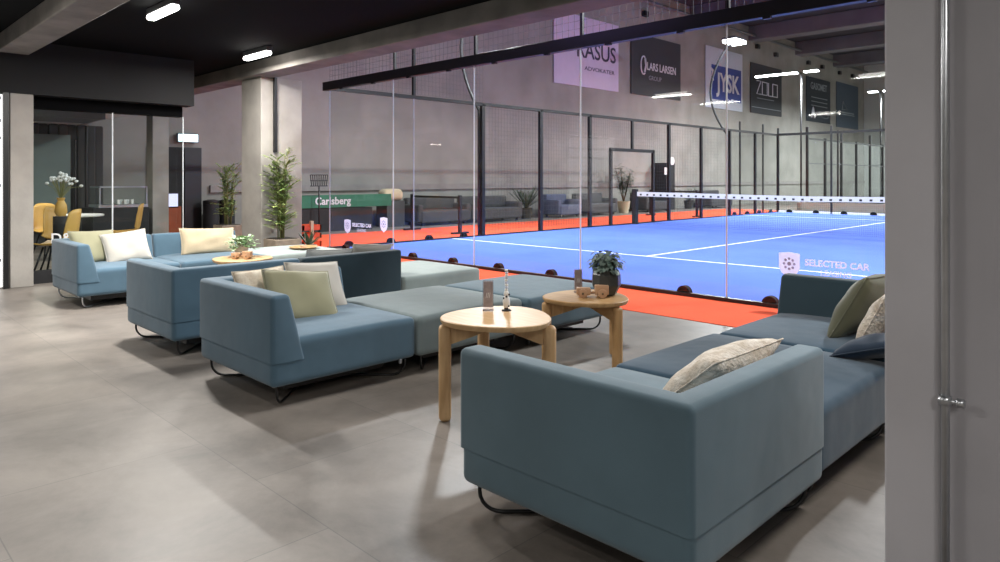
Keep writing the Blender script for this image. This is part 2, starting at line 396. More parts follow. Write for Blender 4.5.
# black door with exit sign, bins
struct('door_1', B(XW+.02, XW+.08, -.80, -.42, 0, 2.05), M['black'])
struct('door_2', B(XW+.005, XW+.03, -1.6, -.78, 0, 2.05), M['blackmat'])
es = thing('exit_sign', 'glowing green white exit sign above the black door', 'exit sign', (XW+.1, -.75, 2.18))
link('housing', B(-.05, .04, -.24, .24, -.02, .19, bev=.01), M['greysteel'], es)
link('sign_panel', B(.042, .05, -.22, .22, 0, .17), M['exit'], es)
def bin_(loc, label):
    t = thing('waste_bin', label, 'waste bin', loc, 0, 'black waste bins by the concrete wall')
    link('body', LA([(.15, 0), (.17, .01), (.175, .74), (.16, .745)], n=20), M['blackmat'], t, True)
    link('lid', LA([(.178, .745), (.182, .76), (.178, .82), (.10, .84), (.09, .81), (0, .81)], n=20), M['black'], t, True)
bin_((-4.6, -.33, 0), 'black cylindrical waste bin nearest the black door'); bin_((-4.6, .05, 0), 'black cylindrical waste bin nearer the concrete column')

# ------------------------------------------------------------------ court enclosure
bg = thing('back_glass_wall', 'tall frameless glass wall with black top rail between lounge and court', 'glass wall', (0, 0, 0))
for k in range(5):
    link('glass_panel', B(2*k+.006, 2*k+1.994, -.006, .006, .03, 3.0), M['glass'], bg)
for k in range(6):
    link('panel_joint', B(2*k-.006, 2*k+.006, -.009, .009, .03, 3.0), M['joint'], bg)
link('top_rail', B(-.18, 10.2, -.05, .05, 3.0, 3.16, bev=.006), M['black'], bg)
bm = bmesh.new()
for k in range(10): box(bm, k+.42, k+.50, -.055, -.01, 2.975, 3.0)
link('rail_clip', bm, M['black'], bg)
link('base_rail', B(-.05, 10.05, -.03, .03, .006, .045), M['black'], bg)
link('trim_strip', B(-.05, 10.05, .03, .06, .014, .03), M['line'], bg)
def dome(cx, cy, r, axis, m, par, th=.05):
    bm = bmesh.new(); n = 12; rings = []
    for (rr, off) in ((r, -th), (r, th), (r*.8, th*1.4)):
        rings.append([bm.verts.new((cx+(rr*math.cos(PI*k/n) if axis == 'x' else off), cy+(off if axis == 'x' else rr*math.cos(PI*k/n)), .03+rr*math.sin(PI*k/n))) for k in range(n+1)])
    for a, b in zip(rings, rings[1:]):
        for k in range(n): bm.faces.new((a[k], a[k+1], b[k+1], b[k]))
        bm.faces.new((a[0], b[0], b[n], a[n]))
    bm.faces.new(rings[0]); bm.faces.new(rings[-1][::-1])
    return link('floor_bracket', bm, M['domeblack'], par, True)
for k in range(10): dome(k+.46, .055, .082, 'x', M['black'], bg, .035)
# upper mesh above rail
bm = bmesh.new()
for k in range(0, 101): box(bm, k*.1-.0015, k*.1+.0015, -.0015, .0015, 3.16, 4.0)
for k in range(1, 9): box(bm, 0, 10, -.0015, .0015, 3.16+k*.1-.0015, 3.16+k*.1+.0015)
link('wire_mesh', bm, M['greysteel'], bg)
for k in range(1, 5): link('mesh_post', B(2*k-.02, 2*k+.02, .01, .05, 3.16, 4.0), M['black'], bg)
link('upper_rail', B(0, 10, -.02, .02, 4.0, 4.04), M['black'], bg)

def sticker(u, z, label, k=1.0, second=False):
    t = thing('glass_sticker', label, 'sticker', (u, -.009, z))
    W = .105*k; H = .115*k
    pts = [(-W, H), (0, H*1.12), (W, H), (W, -.25*H), (.72*W, -.75*H), (0, -1.15*H), (-.72*W, -.75*H), (-W, -.25*H)]
    bm = bmesh.new(); bm.faces.new([bm.verts.new((a, 0, b)) for a, b in pts])
    r = bmesh.ops.extrude_face_region(bm, geom=bm.faces[:]); bmesh.ops.translate(bm, verts=[v for v in r['geom'] if isinstance(v, bmesh.types.BMVert)], vec=(0, -.002, 0))
    link('shield', bm, M['sticker'], t)
    bm = bmesh.new()
    for q in range(8):
        a = q*PI/4; lathe(bm, [(0, -.0005), (.014*k, -.0005), (.014*k, .0005), (0, .0005)], (.05*k*math.cos(a), 0, .05*k*math.sin(a)+.01), 8)
    lathe(bm, [(0, -.0005), (.02*k, -.0005), (.02*k, .0005), (0, .0005)], (0, 0, .01), 10)
    for v in bm.verts:      # turn discs to face the lounge
        pass
    o = link('shield_mark', bm, M['stickergrey'], t); o.data.transform(Matrix.Identity(4))
    o.location = (0, -.004, 0)
    me = o.data
    # rebuild as upright discs
    bm = bmesh.new()
    def disc(cx, cz, r, n=10):
        bm.faces.new([bm.verts.new((cx+r*math.cos(2*PI*i/n), 0, cz+r*math.sin(2*PI*i/n))) for i in range(n)])
        bm.faces.ensure_lookup_table()
    for q in range(8): disc(.052*k*math.cos(q*PI/4), .01+.052*k*math.sin(q*PI/4), .013*k)
    disc(0, .01, .02*k)
    e = bmesh.ops.extrude_face_region(bm, geom=bm.faces[:]); bmesh.ops.translate(bm, verts=[v for v in e['geom'] if isinstance(v, bmesh.types.BMVert)], vec=(0, -.001, 0))
    bm.to_mesh(me); bm.free()
    if second:
        o2 = o.copy(); sh = [c for c in t.children if c.name.startswith('shield') and 'mark' not in c.name][0].copy()
        for q in (o2, sh): COL.objects.link(q); q.parent = t; q.location = (1.12, q.location.y, .08)
    text_mesh('lettering', 'SELECTED CAR', .088*k, M['sticker'], t, (W+.05*k, -.002, .035*k), FY, .0006, bold=.0025, align='LEFT')
    text_mesh('lettering', 'LEASING', .075*k, M['sticker'], t, (W+.20*k, -.002, -.055*k), FY, .0006, align='LEFT')
sticker(8.68, .46, 'white shield sticker with lettering on the glass behind the dark sofa back at right')
sticker(.62, .46, 'white shield sticker with lettering on the glass near the left court corner', second=True)

# side wall (x = 0)
sg = thing('side_court_fence', 'left side wall of the padel court with glass ends, black posts and wire mesh', 'fence', (0, 0, 0))
for a, b_ in ((0, 2), (2, 4), (16, 18), (18, 20)):
    link('glass_panel', B(-.006, .006, a+.006, b_-.006, .03, 3.0), M['glass'], sg)
for y in (2,): link('panel_joint', B(-.008, .008, y-.006, y+.006, .03, 3.0), M['joint'], sg)
for y in (4, 6, 8, 12, 14, 16, 18, 20):
    h = 3.05
    link('post', B(-.05, .03, y-.05, y+.05, .006, h, bev=.006), M['black'], sg)
for y, h in ((17, 3.4), (18.9, 3.4)): link('slim_post', B(-.14, -.09, y-.025, y+.025, .006, h), M['black'], sg)
for y in (8.95, 11.1): link('door_post', B(-.04, .03, y-.045, y+.045, .006, 2.15), M['black'], sg)
link('door_lintel', B(-.04, .03, 8.91, 11.14, 2.10, 2.19), M['black'], sg)
link('stub_post', B(-.03, .02, 9.96, 10.04, 2.19, 3.0), M['black'], sg)
link('top_rail', B(-.05, .03, 0.05, 20, 3.0, 3.07), M['black'], sg)
link('base_rail', B(-.03, .03, 0.05, 20, .006, .04), M['black'], sg)
link('tall_post', B(-.03, .03, 1.97, 2.03, 3.07, 5.4), M['black'], sg)
def meshpanel(y0, y1, z0, z1, par):
    bm = bmesh.new(); n = int((y1-y0)/.1)
    for k in range(n+1): box(bm, -.0015, .0015, y0+k*.1-.0015, y0+k*.1+.0015, z0, z1)
    n = int((z1-z0)/.1)
    for k in range(n+1): box(bm, -.0015, .0015, y0, y1, z0+k*.1-.0015, z0+k*.1+.0015)
    return link('wire_mesh', bm, M['greysteel'], par)
for a, b_ in ((4, 6), (6, 8), (12, 14), (14, 16)): meshpanel(a, b_, .05, 3.0, sg)
meshpanel(8, 8.9, .05, 3, sg); meshpanel(11.15, 12, .05, 3, sg); meshpanel(8.9, 11.15, 2.2, 3, sg); meshpanel(0, 4, 3.1, 4.0, sg)
for k in range(4): dome(-.06, k+.46, .09, 'y', M['black'], sg, .035)
for k in range(4): dome(-.06, 16.46+k, .11, 'y', M['black'], sg, .035)

fg = thing('far_court_fence', 'far glass end wall of the padel court beyond the net', 'fence', (0, 20, 0))
for k in range(5): link('glass_panel', B(2*k+.02, 2*k+1.98, -.006, .006, .03, 3.0), M['glass'], fg)
for k in range(6): link('post', B(2*k-.03, 2*k+.03, -.03, .03, .006, 3.3), M['black'], fg)
link('top_rail', B(0, 10, -.04, .04, 3.0, 3.09), M['black'], fg)
link('base_rail', B(0, 10, -.03, .03, .014, .08), M['line'], fg)
for k in range(10): dome(k+.46, -.055, .11, 'x', M['black'], fg, .035)
# the next court behind
ng = thing('next_court_fence', 'black posted side fence of the second court far behind the first', 'fence', (0, 22.9, 0))
for k in range(11):
    link('post', B(-.05, .05, 2*k-.05, 2*k+.05, .006, 3.1 if k % 2 else 3.5), M['black'], ng)
    if k < 10: link('glass_panel', B(-.006, .006, 2*k+.06, 2*k+1.94, .5, 3.0), M['glass'], ng)
for k in range(5): link('end_post', B(2*k+1.2, 2*k+1.26, -.03, .03, .006, 3.3), M['black'], ng)
link('top_rail', B(-.03, .03, 0, 20, 2.98, 3.05), M['black'], ng); link('middle_rail', B(-.02, .02, 0, 20, 1.95, 1.99), M['greysteel'], ng)
link('padded_base', B(-.06, .06, .05, 19.95, .006, .34), M['greyfab'], ng)
struct('wall_far_padding', B(-.2, 12, 22.3, 22.45, 0, .34), M['concrete'])

# net
nt = thing('padel_net', 'low court net with white top band and black end post', 'net', (0, 10, 0))
link('net_post', B(-.0+.02, .17, -.06, .06, .014, 1.03, bev=.01), M['blackmat'], nt)
link('net_post', B(9.83, 9.98, -.06, .06, .014, 1.03, bev=.01), M['blackmat'], nt)
bm = bmesh.new(); n = 24
for i in range(n):
    xa = .17+9.66*i/n; xb = .17+9.66*(i+1)/n
    za = .95-.05*(1-abs(xa-5)/5); zb = .95-.05*(1-abs(xb-5)/5)
    v = [bm.verts.new(p) for p in ((xa, -.012, za-.125), (xb, -.012, zb-.125), (xb, -.012, zb), (xa, -.012, za), (xa, .012, za-.125), (xb, .012, zb-.125), (xb, .012, zb), (xa, .012, za))]
    for q in ((0, 1, 2, 3), (5, 4, 7, 6), (3, 2, 6, 7), (1, 0, 4, 5)): bm.faces.new([v[j] for j in q])
link('top_band', bm, M['white'], nt)
bm = bmesh.new()
for k in range(44):
    x = .3+k*.218; z = .95-.05*(1-abs(x-5)/5); box(bm, x-.03, x+.03, -.016, -.012, z-.10, z-.055)
link('band_marks', bm, M['blackmat'], nt)
bm = bmesh.new()
for k in range(1, 215):
    x = .17+k*.045; box(bm, x-.0012, x+.0012, -.0012, .0012, .02, .82)
for k in range(19): box(bm, .17, 9.83, -.0012, .0012, .02+k*.045-.0012, .02+k*.045+.0012)
link('netting', bm, M['blackmat'], nt)

# light poles with a curved neck
def light_pole(x, y, label):
    s = 1 if x < 5 else -1
    t = thing('floodlight_pole', label, 'light pole', (x, y, 0), 0, 'curved floodlight poles round the court')
    pts = [(0, 0, .006), (0, 0, 2.9)]
    for k in range(1, 13):
        a = k/12; pts.append((-s*.62*math.sin(a*PI)**.9, 0, 2.9+3.05*a))
    pts.append((s*.35, 0, 6.12))
    link('pole', T(pts, .04, 8), M['black'], t, 'all')
    link('lamp_head', B(min(.02*s, .52*s), max(.02*s, .52*s), -.42, .42, 6.16, 6.24, bev=.02), M['greysteel'], t)
    link('lamp_diffuser', rbox(min(.03*s, .55*s), max(.03*s, .55*s), -.40, .40, 6.04, 6.165, .05, 0, 3), M['lamp'], t)
light_pole(-.12, 4, 'curved black floodlight pole at the near end of the left fence')
light_pole(-.12, 16, 'curved black pole with a glaring lamp in front of the blue banner')
light_pole(10.12, 4, 'curved black floodlight pole at the near right side of the court')
light_pole(10.12, 16, 'curved black floodlight pole at the far right side of the court')
def t_lamp(x, y, z, a, b_, label):
    t = thing('twin_lamp_pole', label, 'light pole', (x, y, 0), 0)
    link('pole', T([(0, 0, .006), (0, 0, z)], .04, 8), M['black'], t, 'all')
    link('lamp_bar', B(-a, -.12, -.09, .09, z-.02, z+.06, bev=.02), M['greysteel'], t)
    link('lamp_bar', B(.12, b_, -.09, .09, z-.02, z+.06, bev=.02), M['greysteel'], t)
    link('lamp_diffuser', B(-a+.02, -.14, -.095, .095, z-.03, z+.03), M['lamp'], t)
    link('lamp_diffuser', B(.14, b_-.02, -.095, .095, z-.03, z+.03), M['lamp'], t)
t_lamp(-.3, 23.0, 5.85, 2.0, .75, 'slim pole with two long lamp bars above the second court fence')
t_lamp(-.1, 32.9, 5.9, .6, .5, 'slim far lamp pole beside the grey column edge')

# ------------------------------------------------------------------ banners
def banner(y0, y1, z0, z1, col, name, label, builder):
    t = thing('wall_banner', label, 'banner', (XW+.03, (y0+y1)/2, (z0+z1)/2), 0, 'sponsor banners high on the hall wall')
    w_, h_ = (y1-y0)/2, (z1-z0)/2
    link('sheet', B(0, .03, -w_, w_, -h_, h_), mat(name, col, .7, noise=.03), t)
    builder(t, w_, h_)
    return t
def txt(t, s, size, m, y, z, sx=1, bold=0): text_mesh('lettering', s, size, m, t, (.036, y, z), FX, .003, sx, bold)
M['ink'] = mat('dark_ink', (.05, .04, .07), .7, noise=.05); M['pale'] = mat('pale_ink', (.62, .64, .68), .7, noise=.03)
M['faint'] = mat('faint_ink', (.26, .29, .32), .7, noise=.03)
M['jblue'] = mat('royal_blue_print', (.035, .06, .26), .7, noise=.05)
def b1(t, w_, h_):
    txt(t, 'RASUS', .88, M['ink'], .55, .05, 1.0, .01); txt(t, 'ADVOKATER', .22, M['ink'], .75, -.62, 1.5)
def b2(t, w_, h_):
    txt(t, 'LARS LARSEN', .46, M['pale'], .38, -.02, .85, .008); txt(t, 'GROUP', .27, M['faint'], -.15, -.5, 1.1)
    bm = bmesh.new()
    pts = [(.035+.0, -1.05+.2*math.cos(a), .38*math.sin(a)) for a in [math.radians(d) for d in range(60, 301, 20)]]
    tube(bm, pts, .035, 6); tube(bm, [(.035, -.95, .3), (.035, -.88, 0), (.035, -.98, -.28)], .05, 6)
    link('emblem', bm, M['pale'], t, 'all')
def b3(t, w_, h_):
    link('blue_field', B(.03, .034, -w_+.55, w_-.15, -h_+.42, .62), M['jblue'], t)
    o = text_mesh('lettering', 'JYSK', 1.25, M['pale'], t, (.040, .35, -.22), FX, .003, .92, .03)
    bm = bmesh.new(); tube(bm, [(.04, -1.42, .42), (.04, -1.22, .30), (.04, -1.3, .05), (.04, -1.15, -.15)], [.05, .09, .05, .02], 6)
    link('emblem', bm, M['pale'], t, 'all')
def b4(t, w_, h_):
    def ln(*p): return [(.036, a, b) for a, b in p]
    bm = bmesh.new(); r = .035
    tube(bm, ln((-1.25, .42), (-.75, .42), (-1.25, -.28), (-.7, -.28)), r, 5)
    for cy in (-.28, 1.02):
        c = .42 if cy > 0 else .38
        tube(bm, ln((cy-.30, .40), (cy+.30, .40), (cy+.30, -.28), (cy-.30, -.28), (cy-.30, .40)), r, 5)
    tube(bm, ln((.2, .42), (.2, -.28), (.62, -.28)), r, 5)
    link('lettering', bm, M['pale'], t, 'all')
    bm = bmesh.new(); box(bm, .03, .034, -1.2, .9, -.52, -.48); box(bm, .03, .034, -1.8, 1.8, -1.02, -.99); link('underline', bm, M['faint'], t)
def b5(t, w_, h_):
    txt(t, 'GASOMET', .58, M['faint'], 0, .82, 1.0, .01)
    bm = bmesh.new()
    for z in (.15, -.1, -.35): box(bm, .03, .034, -1.2, 1.4, z-.025, z+.025)
    tube(bm, [(.036, 1.0+.55*math.cos(a*PI/8), -.88+.17*math.sin(a*PI/8)) for a in range(17)], .02, 5)
    link('printed_rule', bm, M['faint'], t)
    bm = bmesh.new()
    tube(bm, [(.04, -1.25, -1.1), (.04, -.98, -.5), (.04, -.7, -1.1)], .07, 5); tube(bm, [(.04, -1.12, -.88), (.04, -.85, -.88)], .06, 5)
    link('emblem', bm, M['pale'], t)
def b6(t, w_, h_):
    bm = bmesh.new(); tube(bm, [(.036, -1.1, -.3), (.036, -.9, .25), (.036, -.2, -.25), (.036, -1.1, -.3)], .03, 5); box(bm, .03, .034, -1.2, 1.2, -.5, -.42); box(bm, .03, .034, -1.0, 1.3, -.62, -.56)
    link('emblem', bm, M['faint'], t)
banner(12.3, 16.3, 4.83, 7.5, (.60, .52, .66), 'lilac_banner', 'pale lilac banner reading RASUS, leftmost on the hall wall', b1)
banner(17.2, 21.1, 4.85, 7.4, (.035, .037, .042), 'charcoal_banner', 'charcoal banner reading LARS LARSEN GROUP', b2)
banner(23.4, 27.2, 4.76, 7.7, (.52, .56, .64), 'white_banner', 'white banner with a blue field reading JYSK', b3)
banner(28.15, 32.0, 4.8, 7.45, (.028, .030, .036), 'black_banner', 'black banner with thin outlined letters reading ZOLO', b4)
banner(35.57, 39.4, 4.8, 7.5, (.022, .03, .042), 'slate_banner', 'dark slate banner with text lines and a white letter A emblem', b5)
banner(40.5, 44.6, 4.7, 7.65, (.06, .085, .115), 'blue_grey_banner', 'blue grey banner with a faint logo, rightmost on the hall wall', b6)
for i, (y, z) in enumerate(((18.2, 8.3), (28.9, 8.35), (31.2, 8.2), (35.8, 8.3), (38.0, 8.3), (41.0, 8.25), (43.4, 8.3))):
    tag(link('wall_fitting', B(XW, XW+.18, y-.16, y+.16, z-.12, z+.12, bev=.03), M['black']), 'small black fitting high on the wall '+('between the charcoal and JYSK banners, upper left', 'above the left half of the ZOLO banner', 'above the right edge of the ZOLO banner', 'above the left edge of the dark slate banner', 'above the right half of the dark slate banner', 'above the left edge of the rightmost banner', 'above the right half of the rightmost banner')[i], 'wall fitting', 'black fittings above the banners')

# ------------------------------------------------------------------ things along the far wall
M['dial'] = emis('white_dial', (1, 1, 1), .9)
cab = thing('tall_cabinet', 'tall black cabinet with a white disc by the far wall', 'cabinet', (-4.6, 19.2, 0))
link('cabinet_body', B(-.3, .3, -.35, .35, 0, 2.0, bev=.01), M['black'], cab)
bm = LA([(.0, 0), (.17, 0), (.17, .04), (0, .04)], n=16); bm.transform(Matrix.Rotation(PI/2, 4, 'Y')); bm.transform(Matrix.Translation((.3, .08, 2.08)))
link('round_dial', bm, M['white'], cab)
link('notice', B(.3, .31, -.5, -.1, 1.5, 1.8), M['white'], cab)

def far_sofa(x, y, w_, m, label, name='lounge_sofa'):
    t = thing(name, label, 'sofa', (x, y, 0), 0)
    link('seat', rbox(-.4, .45, -w_/2, w_/2, .08, .42, .05, .01, 3), m, t, 'all')
    link('backrest', rbox(-.45, -.2, -w_/2, w_/2, .4, .78, .06, 0, 3), m, t, 'all')
    for s in (-1, 1):
        link('armrest', rbox(-.4, .42, s*w_/2-.09, s*w_/2+.09, .1, .6, .05, 0, 3), m, t, 'all')
        for x_ in (-.3, .35): link('foot', B(x_-.03, x_+.03, s*(w_/2-.12)-.03, s*(w_/2-.12)+.03, 0, .12), M['black'], t)
far_sofa(-4.1, 6.05, 1.8, M['greyfab'], 'long dark grey sofa at the wall left of the black fence post')
far_sofa(-4.1, 8.2, 2.0, M['greyfab'], 'dark grey sofa at the wall left of the palm pot')
far_sofa(-4.1, 11.7, 1.1, M['bluegrey'], 'blue grey armchair at the wall right of the palm')
far_sofa(-4.1, 13.6, 1.6, M['greyfab'], 'dark grey sofa at the wall between blue grey armchair and slim tree')
far_sofa(-4.1, 17.3, 1.6, M['greyfab'], 'dark grey sofa at the wall left of the tall cabinet')
far_sofa(-4.1, 22.6, 1.8, M['greyfab'], 'dark grey sofa at the wall beyond the tall cabinet')
def barrier(x, y, w_, h, label):
    t = thing('barrier_frame', label, 'barrier', (x, y, 0), 0, 'low black tube barriers on the orange floor')
    link('post', B(-.035, .035, -.035, .035, .006, h), M['black'], t); link('post', B(w_-.035, w_+.035, -.035, .035, .006, h), M['black'], t)
    link('top_bar', B(0, w_, -.02, .02, h-.08, h-.03), M['black'], t)
    link('foot', B(-.05, .05, -.25, .25, .006, .05), M['black'], t); link('foot', B(w_-.05, w_+.05, -.25, .25, .006, .05), M['black'], t)
barrier(-2.75, 4.1, 1.85, .93, 'low black tube barrier behind the near glass panels')
barrier(-2.4, 14.7, 1.85, .93, 'low black tube barrier left of the far court corner')

# bar with green board at left
gb = thing('bar_counter', 'black bar counter with green lettered board behind the left glass corner', 'bar counter', (-4.2, 2.3, 0))
link('counter', B(-.4, .4, -1.1, 1.3, 0, .58, bev=.01), M['blackmat'], gb)
link('sign_board', B(.38, .42, -1.0, 1.9, .6, .92, bev=.005), M['green'], gb)
text_mesh('lettering', 'Carlsberg', .26, M['pale'], gb, (.43, .1, .76), FX, .002, 1, .006)
hs = thing('basket_stand', 'black wire basket on a stand above the green bar board', 'basket', (-3.6, 1.9, 0))
link('stand', T([(0, 0, .0), (0, 0, 1.15)], .02), M['black'], hs, 'all')
bm = bmesh.new()
for k in range(9):
    a = k*PI/8; tube(bm, [(0, -.2+.05*k, 1.15), (0, -.24+.06*k, 1.42)], .012, 5)
for z in (1.15, 1.28, 1.42): tube(bm, [(0, -.24, z), (0, .24, z)], .012, 5)
link('basket', bm, M['black'], hs)
st = thing('straw_bag', 'tan woven bag on the ledge seen through the left glass', 'bag', (-4.3, 4.55, .72))
link('bag_body', rbox(-.2, .2, -.33, .33, 0, .3, .12, .03, 4), M['tan'], st, 'all')
link('bag_stand', B(-.25, .25, -.3, .3, -.72, 0), M['greyfab'], st)
oc = thing('orange_crate', 'orange slatted crate with pale post before the black bar', 'crate', (-.75, -.05, .006))
bm = bmesh.new()
for z in (0, .16, .32):
    box(bm, -.2, .2, -.2, -.17, z, z+.1); box(bm, -.2, .2, .17, .2, z, z+.1); box(bm, .17, .2, -.2, .2, z, z+.1); box(bm, -.2, -.17, -.2, .2, z, z+.1)
link('slats', bm, mat('orange_plastic', (.7, .09, .02), .5, noise=.05), oc)
link('corner_post', B(.16, .22, -.04, .02, 0, .5), M['tan'], oc)

# ------------------------------------------------------------------ cafe furniture
def shell_chair(x, y, rz, label):
    t = thing('shell_chair', label, 'chair', (x, y, 0), rz, 'mustard shell chairs in the cafe')
    bm = bmesh.new(); nu, nv = 9, 12; g = []
    prof = [(.22, .44), (.12, .425), (0, .43), (-.12, .44), (-.2, .47), (-.235, .55), (-.25, .65), (-.265, .75), (-.28, .86), (-.285, .92)]
    for j, (px, pz) in enumerate(prof):
        row = []
        for i in range(nu):
            s = -1+2*i/(nu-1); wd = .23 if j < 5 else .22-.012*(j-5)
            row.append(bm.verts.new((px+(.07*s*s if j >= 5 else 0), s*wd, pz+(.035*s*s if j < 5 else -(.05*s**4 if j > 7 else 0)))))
        g.append(row)
    for a, b in zip(g, g[1:]):
        for i in range(nu-1): bm.faces.new((a[i], a[i+1], b[i+1], b[i]))
    o = link('seat_shell', bm, M['shell'], t, 'all'); s_ = o.modifiers.new('thick', 'SOLIDIFY'); s_.thickness = .014
    for sx in (-1, 1):
        for sy in (-1, 1): link('leg', T([(sx*.12, sy*.12, .42), (sx*.23, sy*.21, 0)], .013, 6), M['black'], t, 'all')
    return t
shell_chair(.72, -4.62, -2.2, 'mustard shell chair nearest the concrete column at left')
shell_chair(-.15, -4.32, .5, 'mustard shell chair turned away beside the vase')
shell_chair(-1.75, -4.15, .2, 'mustard shell chair behind the cafe table edge')
shell_chair(-.8, -3.33, -1.9, 'mustard shell chair right of the cafe table, seen edge on')
ct = thing('cafe_table', 'pale round cafe table with black foot behind the glass', 'table', (-1.0, -3.95, 0))
link('tabletop', LA([(.0, .73), (.36, .73), (.37, .745), (.36, .76), (0, .76)], n=32), M['white'], ct, True)
link('leg', LA([(.22, 0), (.2, .015), (.035, .04), (.03, .7), (.08, .73)], n=16), M['black'], ct, True)
vs = thing('flower_vase', 'vase of white flowers between the mustard chairs', 'vase', (.25, -4.62+.15, .0))
link('vase_stand', LA([(.1, 0), (.1, .8), (.0, .8)], n=12), M['blackmat'], vs, True)
link('vase_body', LA([(.05, .8), (.08, .86), (.07, .96), (.04, 1.02), (.055, 1.06)], n=14), M['shell'], vs, True)
bm = bmesh.new(); bm2 = bmesh.new()
for k in range(26):
    a = random.random()*2*PI; r = random.random()*.28
    p = (r*math.cos(a), r*math.sin(a), 1.28+random.random()*.14-r*.3)
    tube(bm, [(0, 0, 1.04), (p[0]*.5, p[1]*.5, 1.2), p], .004, 4)
    for q in range(2):
        m4 = Matrix.Translation((p[0]+random.uniform(-.02, .02), p[1]+random.uniform(-.02, .02), p[2]+.01)); bmesh.ops.create_icosphere(bm2, subdivisions=1, radius=.022, matrix=m4)
link('flower_stems', bm, M['cane'], vs); link('blossoms', bm2, M['white'], vs)
cc = thing('display_counter', 'dark cafe counter with a glass display case', 'counter', (-3.0, -2.75, 0))
link('counter_body', B(-.35, .35, -.55, .42, 0, .78, bev=.01), M['blackmat'], cc)
link('case_shelf', B(-.3, .34, -.45, .40, .79, .84), M['steel'], cc)
link('display_case', B(-.3, .3, -.42, .38, .84, 1.16), M['cafeglass'], cc)
bm = bmesh.new()
for y in (-.43, .38):
    box(bm, .28, .31, y, y+.02, .84, 1.18); box(bm, -.3, .31, y, y+.02, 1.16, 1.18)
box(bm, .28, .31, -.43, .40, 1.16, 1.185)
link('case_frame', bm, M['steel'], cc)
for k in range(5): tag(link('drinking_glass', LA([(.02, 0), (.028, .09), (.0, .09)], (-2.72-.06*(k % 2), -2.85+k*.06, .845), 8), M['white'], None, True), 'small white glass in the cafe display case', 'glass', 'glasses in the display case')
mn = thing('monitor', 'small lilac lit monitor beside the cafe pillar', 'monitor', (-4.2, -1.35, 0))
link('screen', B(.0, .02, -.16, .12, .72, 1.0), M['screen'], mn); link('cabinet_stand', B(-.2, -.0, -.25, .2, 0, .72), M['redish'], mn); link('bezel', B(-.02, 0, -.19, .15, .69, 1.03), M['black'], mn)

# ------------------------------------------------------------------ sofas
ZB, ZS, ZL, ZT = .125, .395, .268, .66
def sofa(name, x0, y0, sx, sy, m, label, wall=None, mw=None, group='blue grey modular lounge sofas', metal='black', runners=True):
    """wall: (corner_x, corner_y) as 0/1 for an L back, or one side letter"""
    cat = 'sofa' if wall else 'ottoman'
    t = thing(name, label, cat, (x0+sx/2, y0+sy/2, 0), 0, group)
    hx, hy = sx/2, sy/2
    link('seat', rbox(-hx, hx, -hy, hy, ZB, ZS, .035, .022, 12), m, t, 'all')
    if wall:
        a, b_ = .225, .115; o_ = .006
        bm = bmesh.new()
        if isinstance(wall, tuple):
            def ring(tk, z): return [bm.verts.new(p+(z,)) for p in ((0, 0), (sx, 0), (sx, tk), (tk, tk), (tk, sy), (0, sy))]
        else:
            def ring(tk, z):
                L_ = sx if wall in 'sn' else sy
                return [bm.verts.new(p+(z,)) for p in ((0, 0), (L_, 0), (L_, tk), (0, tk))]
        lo, hi = ring(a, ZL-.03), ring(b_, ZT); n = len(lo)
        bm.faces.new(lo[::-1]); bm.faces.new(hi)
        for i in range(n): bm.faces.new((lo[i], lo[(i+1) % n], hi[(i+1) % n], hi[i]))
        bmesh.ops.subdivide_edges(bm, edges=[], cuts=0)
        bmesh.ops.recalc_face_normals(bm, faces=bm.faces[:])
        top = [e for e in bm.edges if all(v in hi for v in e.verts)]
        bmesh.ops.bevel(bm, geom=bm.edges[:], offset=.026, segments=4, affect='EDGES', profile=.5)
        if isinstance(wall, tuple):
            fx, fy = wall
            for v in bm.verts: v.co.z = max(v.co.z, ZL)
            for v in bm.verts:
                x = v.co.x-o_; y = v.co.y-o_
                x = x*(1+(o_+.006+.0)/sx)
                v.co.x = (-hx+x) if fx == 0 else (hx-x); v.co.y = (-hy+y) if fy == 0 else (hy-y)
        else:
            for v in bm.verts:
                p, q = v.co.x, v.co.y-o_; v.co.z = max(v.co.z, ZL)
                if wall == 's': v.co.x, v.co.y = -hx+p, -hy+q
                if wall == 'n': v.co.x, v.co.y = -hx+p, hy-q
                if wall == 'w': v.co.x, v.co.y = -hx+q, -hy+p
                if wall == 'e': v.co.x, v.co.y = hx-q, -hy+p
        link('backrest', bm, mw or m, t, True)
    if runners:
        i_ = .055; r = .008
        for s in (-1, 1):
            A_ = Vector((-hx+i_, -s*(hy-i_))); B_ = Vector((hx-i_, s*(hy-i_))); d = (B_-A_).normalized()
            pts = [(A_.x, A_.y, ZB+.01)]
            for k in range(0, 7):
                an = k*PI/12; p = A_+d*.09*(1-math.cos(an)); pts.append((p.x, p.y, .09-(.09-r)*math.sin(an)))
            z_ = r if s > 0 else r+.0
            pts.append((0+0, 0, z_))
            for k in range(6, -1, -1):
                an = k*PI/12; p = B_-d*.09*(1-math.cos(an)); pts.append((p.x, p.y, .09-(.09-r)*math.sin(an)))
            pts.append((B_.x, B_.y, ZB+.01))
            link('runner_leg', T(pts, r, 8), M[metal], t, 'all')
        link('underside_shade', B(-hx+.16, hx-.16, -hy+.16, hy-.16, ZB-.065, ZB+.01), M['black'], t)  # black block standing in for the deep shade under the seat
    return t
SA, SB, SC, SD = 'sofas at the right', 'sofas in the middle', 'sofas behind the middle', 'sofas by the cafe glass'
sofa('corner_sofa', 9.52, -5.22, 1.02, 1.04, M['teal'], 'large grey blue corner sofa seen from behind, nearest to the camera', (1, 0), group=SA)
sofa('square_ottoman', 9.50, -4.17, 1.02, 1.03, M['navy'], 'dark blue backless seat between the nearest corner sofa and the dark corner sofa', group=SA)
